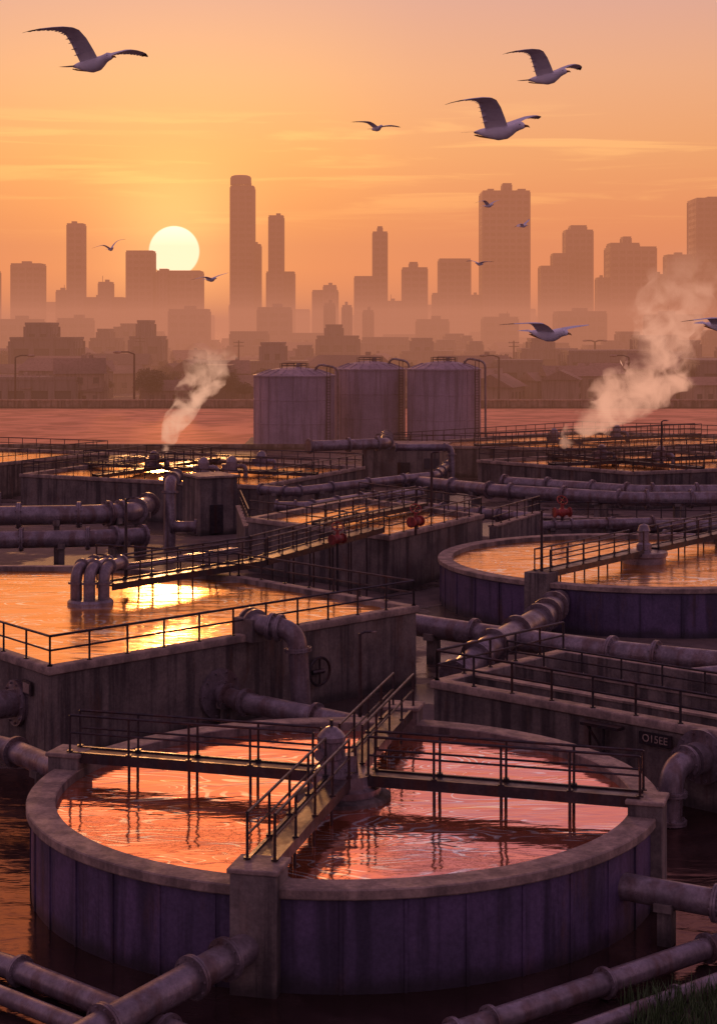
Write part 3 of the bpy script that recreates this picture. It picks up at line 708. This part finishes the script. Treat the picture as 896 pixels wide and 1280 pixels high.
# ------------------------------------------------------------------ gulls
def gull_mesh(zl, zr, seed):
    mb = MB()
    body = [(-.27, .015, .012, .010), (-.2, .012, .035, .03), (-.1, .0, .06, .055), (.0, -.01, .074, .07), (.09, -.005, .07, .068), (.15, .012, .052, .055), (.195, .03, .042, .044), (.235, .042, .041, .042), (.27, .042, .034, .034), (.295, .036, .018, .018), (.305, .033, .008, .008)]
    vs = []; S = 14
    for x, z, ry, rz in body:
        for j in range(S): a = 2*math.pi*j/S; vs.append((x, ry*math.cos(a), z+rz*math.sin(a)))
    fs = [(i*S+j, i*S+(j+1) % S, (i+1)*S+(j+1) % S, (i+1)*S+j) for i in range(len(body)-1) for j in range(S)]
    fs += [tuple(reversed(range(S))), tuple((len(body)-1)*S+j for j in range(S))]
    mb.add(vs, fs, 'gull')
    mb.tube([(.295, 0, .036), (.33, 0, .032), (.352, 0, .018)], [.014, .010, .002], 'beak', 8)
    for s in (-1, 1): mb.sphere((.262, s*.031, .052), .0065, 'gulltip', 8, 6)
    for j in range(7):
        a = (j-3)*.13; c, s_ = math.cos(a), math.sin(a)
        mb.add([(-.18, s_*.04-.012, .018), (-.18, s_*.04+.012, .018), (-.18-.21*c, s_*.21+.022, .022+.001*j), (-.18-.21*c, s_*.21-.022, .022+.001*j)], [(0, 1, 2, 3)], 'gull')
    for j in (-1, 1): mb.tube([(-.05, j*.02, -.06), (-.2, j*.018, -.03), (-.26, j*.016, -.012)], .006, 'beak', 6)
    for side, zz in ((1, zl), (-1, zr)):
        secs = [(.03, 0, .13, .25, .035), (.1, .3, .15, .245, .03), (.2, .68, .175, .225, .024), (.3, .93, .195, .20, .02), (.37, 1.0, .195, .185, .017), (.46, 1.02, .17, .155, .014), (.56, 1.0, .13, .125, .011), (.66, .96, .075, .09, .008), (.74, .90, .01, .05, .005), (.79, .84, -.035, .012, .003)]
        P8 = [(0, 0), (.15, .6), (.4, .75), (.7, .35), (1, 0), (.7, -.05), (.4, -.1), (.15, -.25)]
        rings = []
        for y, z, xl, ch, t in secs:
            rings.append([(xl-c*ch, side*y, .035+z*zz+h*t-c*ch*.08) for c, h in P8])
        for i in range(len(rings)-1):
            vs = rings[i]+rings[i+1]
            kk = 'gulltip' if i >= 7 else ('gullgrey' if i >= 1 else 'gull')
            q = [(j, (j+1) % 8, 8+(j+1) % 8, 8+j) for j in range(8)]
            if side > 0: q = [tuple(reversed(f)) for f in q]
            mb.add(vs, q, kk)
        for i in range(1, 8):
            for tt in (0, .5):
                y = secs[i][0]+(secs[i+1][0]-secs[i][0])*tt; z = secs[i][1]+(secs[i+1][1]-secs[i][1])*tt; xt = (secs[i][2]-secs[i][3])*(1-tt)+(secs[i+1][2]-secs[i+1][3])*tt; c = secs[i][3]
                z0 = .035+z*zz-c*.08
                mb.add([(xt+.05, side*(y-.022), z0+.006), (xt+.05, side*(y+.026), z0+.006), (xt-.010-.008*(i > 5), side*(y+.03), z0-.003), (xt-.012, side*(y-.004), z0-.003)], [(0, 1, 2, 3)], 'gulltip' if i >= 7 else 'gullgrey')
    me = mb.mesh('seagull')
    me.shade_smooth(); me.set_sharp_from_angle(angle=math.radians(60)); return me
G1 = gull_mesh(.10, .27, 1); G2 = gull_mesh(.12, .26, 2); G3 = gull_mesh(.06, .12, 3); G4 = gull_mesh(.24, .22, 4)
for me, x, y, z, yaw, roll, pitch in (
    (G1, -2.58, 16.6, 17.75, -40, 4, -2), (G2, 2.26, 20.6, 18.2, -42, 4, -3), (G1, 1.32, 16.2, 17.05, -38, 6, 0),
    (G3, .5, 47, 20.66, -60, 0, 0), (G2, 5.76, 76, 20.6, -50, 12, 0), (G2, 9.4, 98, 21.0, -40, 25, 0), (G3, 5.5, 78, 18.1, 230, 0, 0),
    (G4, -10.4, 72, 18.5, -60, 15, 0), (G3, -4.9, 57, 16.8, -50, 12, 0), (G3, 2.16, 19.6, 15.12, -46, 2, 4), (G3, 4.75, 22.5, 15.22, -48, 6, 4)):
    o = bpy.data.objects.new('seagull', me); sc.collection.objects.link(o); o.location = (x, y, z)
    o.rotation_euler = (math.radians(roll), math.radians(pitch), math.radians(yaw))

# ------------------------------------------------------------------ haze and steam (volumes, scattered light put in as emission)
def haze_mat(name, dens, col):
    m, nt, out = newmat(name)
    a = N(nt, 'VolumeAbsorption'); a.inputs['Color'].default_value = (0, 0, 0, 1); a.inputs['Density'].default_value = dens
    e = N(nt, 'Emission'); e.inputs['Color'].default_value = col; e.inputs['Strength'].default_value = dens  # own glow in place of sunlight scattered by the haze
    s = N(nt, 'AddShader'); L(nt, a.outputs[0], s.inputs[0]); L(nt, e.outputs[0], s.inputs[1]); L(nt, s.outputs[0], out.inputs['Volume']); return m
M['haze1'] = haze_mat('haze_high', .00078, C(222, 138, 100))
M['haze2'] = haze_mat('haze_low', .0015, C(192, 126, 102))
mb = MB(); mb.box(0, 1280, 64.5, 3400, 2260, 131, 'haze1'); mb.obj('haze', smooth=False)
mb = MB(); mb.box(0, 1342, 12.7, 3300, 2060, 26.6, 'haze2'); mb.obj('haze', smooth=False)

def steam_mat(name, dens, thr, sc_, col, base, top):
    m, nt, out = newmat(name); g_ = N(nt, 'NewGeometry')
    n = noise_n(nt, g_.outputs['Position'], sc_, 4, .6, .8)
    sep = N(nt, 'SeparateXYZ'); L(nt, g_.outputs['Position'], sep.inputs[0])
    fade = maprange(nt, sep.outputs[2], base, top, 1.0, 0.0, True)
    d = math_n(nt, 'MULTIPLY', math_n(nt, 'MULTIPLY', maprange(nt, n, thr, thr+.22), fade), dens)
    a = N(nt, 'VolumeAbsorption'); a.inputs['Color'].default_value = (0, 0, 0, 1); L(nt, d, a.inputs['Density'])
    e = N(nt, 'Emission'); e.inputs['Color'].default_value = col; L(nt, d, e.inputs['Strength'])  # plume glows in its own colour instead of being lit
    s = N(nt, 'AddShader'); L(nt, a.outputs[0], s.inputs[0]); L(nt, e.outputs[0], s.inputs[1]); L(nt, s.outputs[0], out.inputs['Volume'])
    m.cycles.volume_step_rate = .5; return m
M['steam1'] = steam_mat('steam', 1.1, .42, .55, C(240, 180, 148), 8, 14.5)
M['steam2'] = steam_mat('steam_big', .7, .43, .38, C(236, 170, 140), 8, 24)
def plume(k, pts, rs):
    mb = MB(); n = len(pts); fine = []; fr = []
    for i in range(n-1):
        for t in range(6): fine.append(Vector(pts[i]).lerp(Vector(pts[i+1]), t/6)); fr.append(rs[i]+(rs[i+1]-rs[i])*t/6)
    fine.append(Vector(pts[-1])); fr.append(rs[-1])
    mb.tube(fine, fr, k, 20)
    vs = []
    for v in mb.v:
        p = Vector(v); j = min(range(len(fine)), key=lambda q: (fine[q]-p).length); c = fine[j]
        vs.append(tuple(c+(p-c)*(1+.55*noise.noise(p*.55)+.25*noise.noise(p*1.3))))
    mb.v = vs; return mb.obj('steam_plume')
plume('steam1', [(-17.2, 152, 4.2), (-16.6, 152, 5.6), (-15.9, 152, 7.6), (-14.6, 152.3, 9.4), (-13.7, 152.5, 11.2), (-12.5, 153, 13.4), (-11.8, 153, 14.6)], [.25, .7, 1.1, 1.5, 1.9, 2.1, .3])
plume('steam2', [(18.6, 158, 4.2), (19.6, 158, 5.4), (21.5, 158, 7.0), (24, 158.5, 8.4), (26.8, 159, 10.2), (28.4, 159.5, 13.5), (29, 160, 17.5), (31.5, 160, 22), (32, 160, 24)], [.3, .9, 1.7, 2.4, 3.0, 3.3, 3.5, 3.4, .4])

# ------------------------------------------------------------------ sky
w = bpy.data.worlds.new('World'); sc.world = w; w.use_nodes = True; nt = w.node_tree; nt.nodes.clear()
out = N(nt, 'OutputWorld'); bg = N(nt, 'Background'); L(nt, bg.outputs[0], out.inputs[0])
tc = N(nt, 'TexCoord'); nv = N(nt, 'VectorMath', operation='NORMALIZE'); L(nt, tc.outputs['Generated'], nv.inputs[0]); D = nv.outputs[0]
sep = N(nt, 'SeparateXYZ'); L(nt, D, sep.inputs[0]); X, Y, Z = sep.outputs
az = math_n(nt, 'ARCTAN2', X, Y)
warm = ramp(nt, Z, [(0, C(226, 118, 72)), (.03, C(236, 128, 70)), (.06, C(243, 148, 76)), (.10, C(247, 180, 104)), (.145, C(240, 184, 138)), (.192, C(218, 172, 158)), (.23, (1.5, .62, .30, 1)), (.30, (2.1, .80, .28, 1)), (.42, (1.5, .60, .30, 1)), (.6, C(160, 116, 136)), (1, C(106, 88, 124))])  # bright orange band above the frame, added to colour water and fill
cool = ramp(nt, Z, [(0, C(216, 116, 84)), (.03, C(228, 126, 80)), (.06, C(238, 146, 88)), (.10, C(242, 174, 112)), (.145, C(234, 178, 140)), (.192, C(212, 168, 160)), (.23, (.80, .46, .50, 1)), (.32, (.58, .36, .50, 1)), (.45, C(156, 118, 150)), (.7, C(116, 96, 138)), (1, C(98, 86, 126))])  # mauve band above the frame, added to tint the right-hand water
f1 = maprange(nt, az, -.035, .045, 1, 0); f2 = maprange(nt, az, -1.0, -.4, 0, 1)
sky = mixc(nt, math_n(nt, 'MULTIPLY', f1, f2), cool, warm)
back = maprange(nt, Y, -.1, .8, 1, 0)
sky = mixc(nt, back, sky, C(146, 112, 140))  # unseen sky behind the camera, brightened as fill light
el, saz = math.radians(2.54), math.radians(-6.13)
sd = Vector((math.sin(saz)*math.cos(el), math.cos(saz)*math.cos(el), math.sin(el)))
dt = N(nt, 'VectorMath', operation='DOT_PRODUCT'); L(nt, D, dt.inputs[0]); dt.inputs[1].default_value = sd
dd_ = math_n(nt, 'MAXIMUM', dt.outputs['Value'], 0.0)
for pw, col in ((1400, (1.3, .95, .30, 1)), (160, (.38, .22, .03, 1)), (18, (.06, .03, .0, 1))):
    gl = math_n(nt, 'POWER', dd_, float(pw)); sky = mixc(nt, 1.0, sky, mixc(nt, gl, (0, 0, 0, 1), col), 'ADD')
cv = N(nt, 'CombineXYZ'); L(nt, math_n(nt, 'MULTIPLY', az, 7.0), cv.inputs[0]); L(nt, math_n(nt, 'MULTIPLY', Z, 110.0), cv.inputs[1])
cn = noise_n(nt, cv.outputs[0], 1.0, 5, .55, .6)
band = math_n(nt, 'MULTIPLY', maprange(nt, Z, .045, .07, 0, 1), maprange(nt, Z, .10, .14, 1, 0))
cf = math_n(nt, 'MULTIPLY', maprange(nt, cn, .50, .66), band)
sky = mixc(nt, cf, sky, mixc(nt, 1.0, sky, (.30, .22, .05, 1), 'ADD'))
disc = maprange(nt, dt.outputs['Value'], math.cos(math.radians(.86)), math.cos(math.radians(.80)))
sky = mixc(nt, disc, sky, (4.6, 4.2, 2.9, 1))
ns = N(nt, 'TexSky', sky_type='NISHITA', sun_disc=False, sun_elevation=el, sun_rotation=saz)
sky = mixc(nt, .012, sky, ns.outputs[0], 'ADD')
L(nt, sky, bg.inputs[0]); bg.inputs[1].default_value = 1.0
ld = bpy.data.lights.new('sun', 'SUN'); ld.energy = 2.0; ld.angle = math.radians(2.0); ld.color = (1, .42, .14)
lo = bpy.data.objects.new('sun', ld); sc.collection.objects.link(lo)
e2 = math.radians(5); v = Vector((math.sin(saz)*math.cos(e2), math.cos(saz)*math.cos(e2), math.sin(e2)))
lo.rotation_euler = (-v).to_track_quat('-Z', 'Y').to_euler(); lo.location = (0, 0, 60)

# ------------------------------------------------------------------ camera
cd = bpy.data.cameras.new('camera'); cam = bpy.data.objects.new('camera', cd); sc.collection.objects.link(cam)
cam.location = (0, 0, 15.2); cam.rotation_euler = (math.radians(90), 0, 0)
cd.sensor_width = 36; cd.lens = 60.24; cd.shift_y = -0.18; cd.clip_end = 9000; cd.clip_start = .5
sc.camera = cam
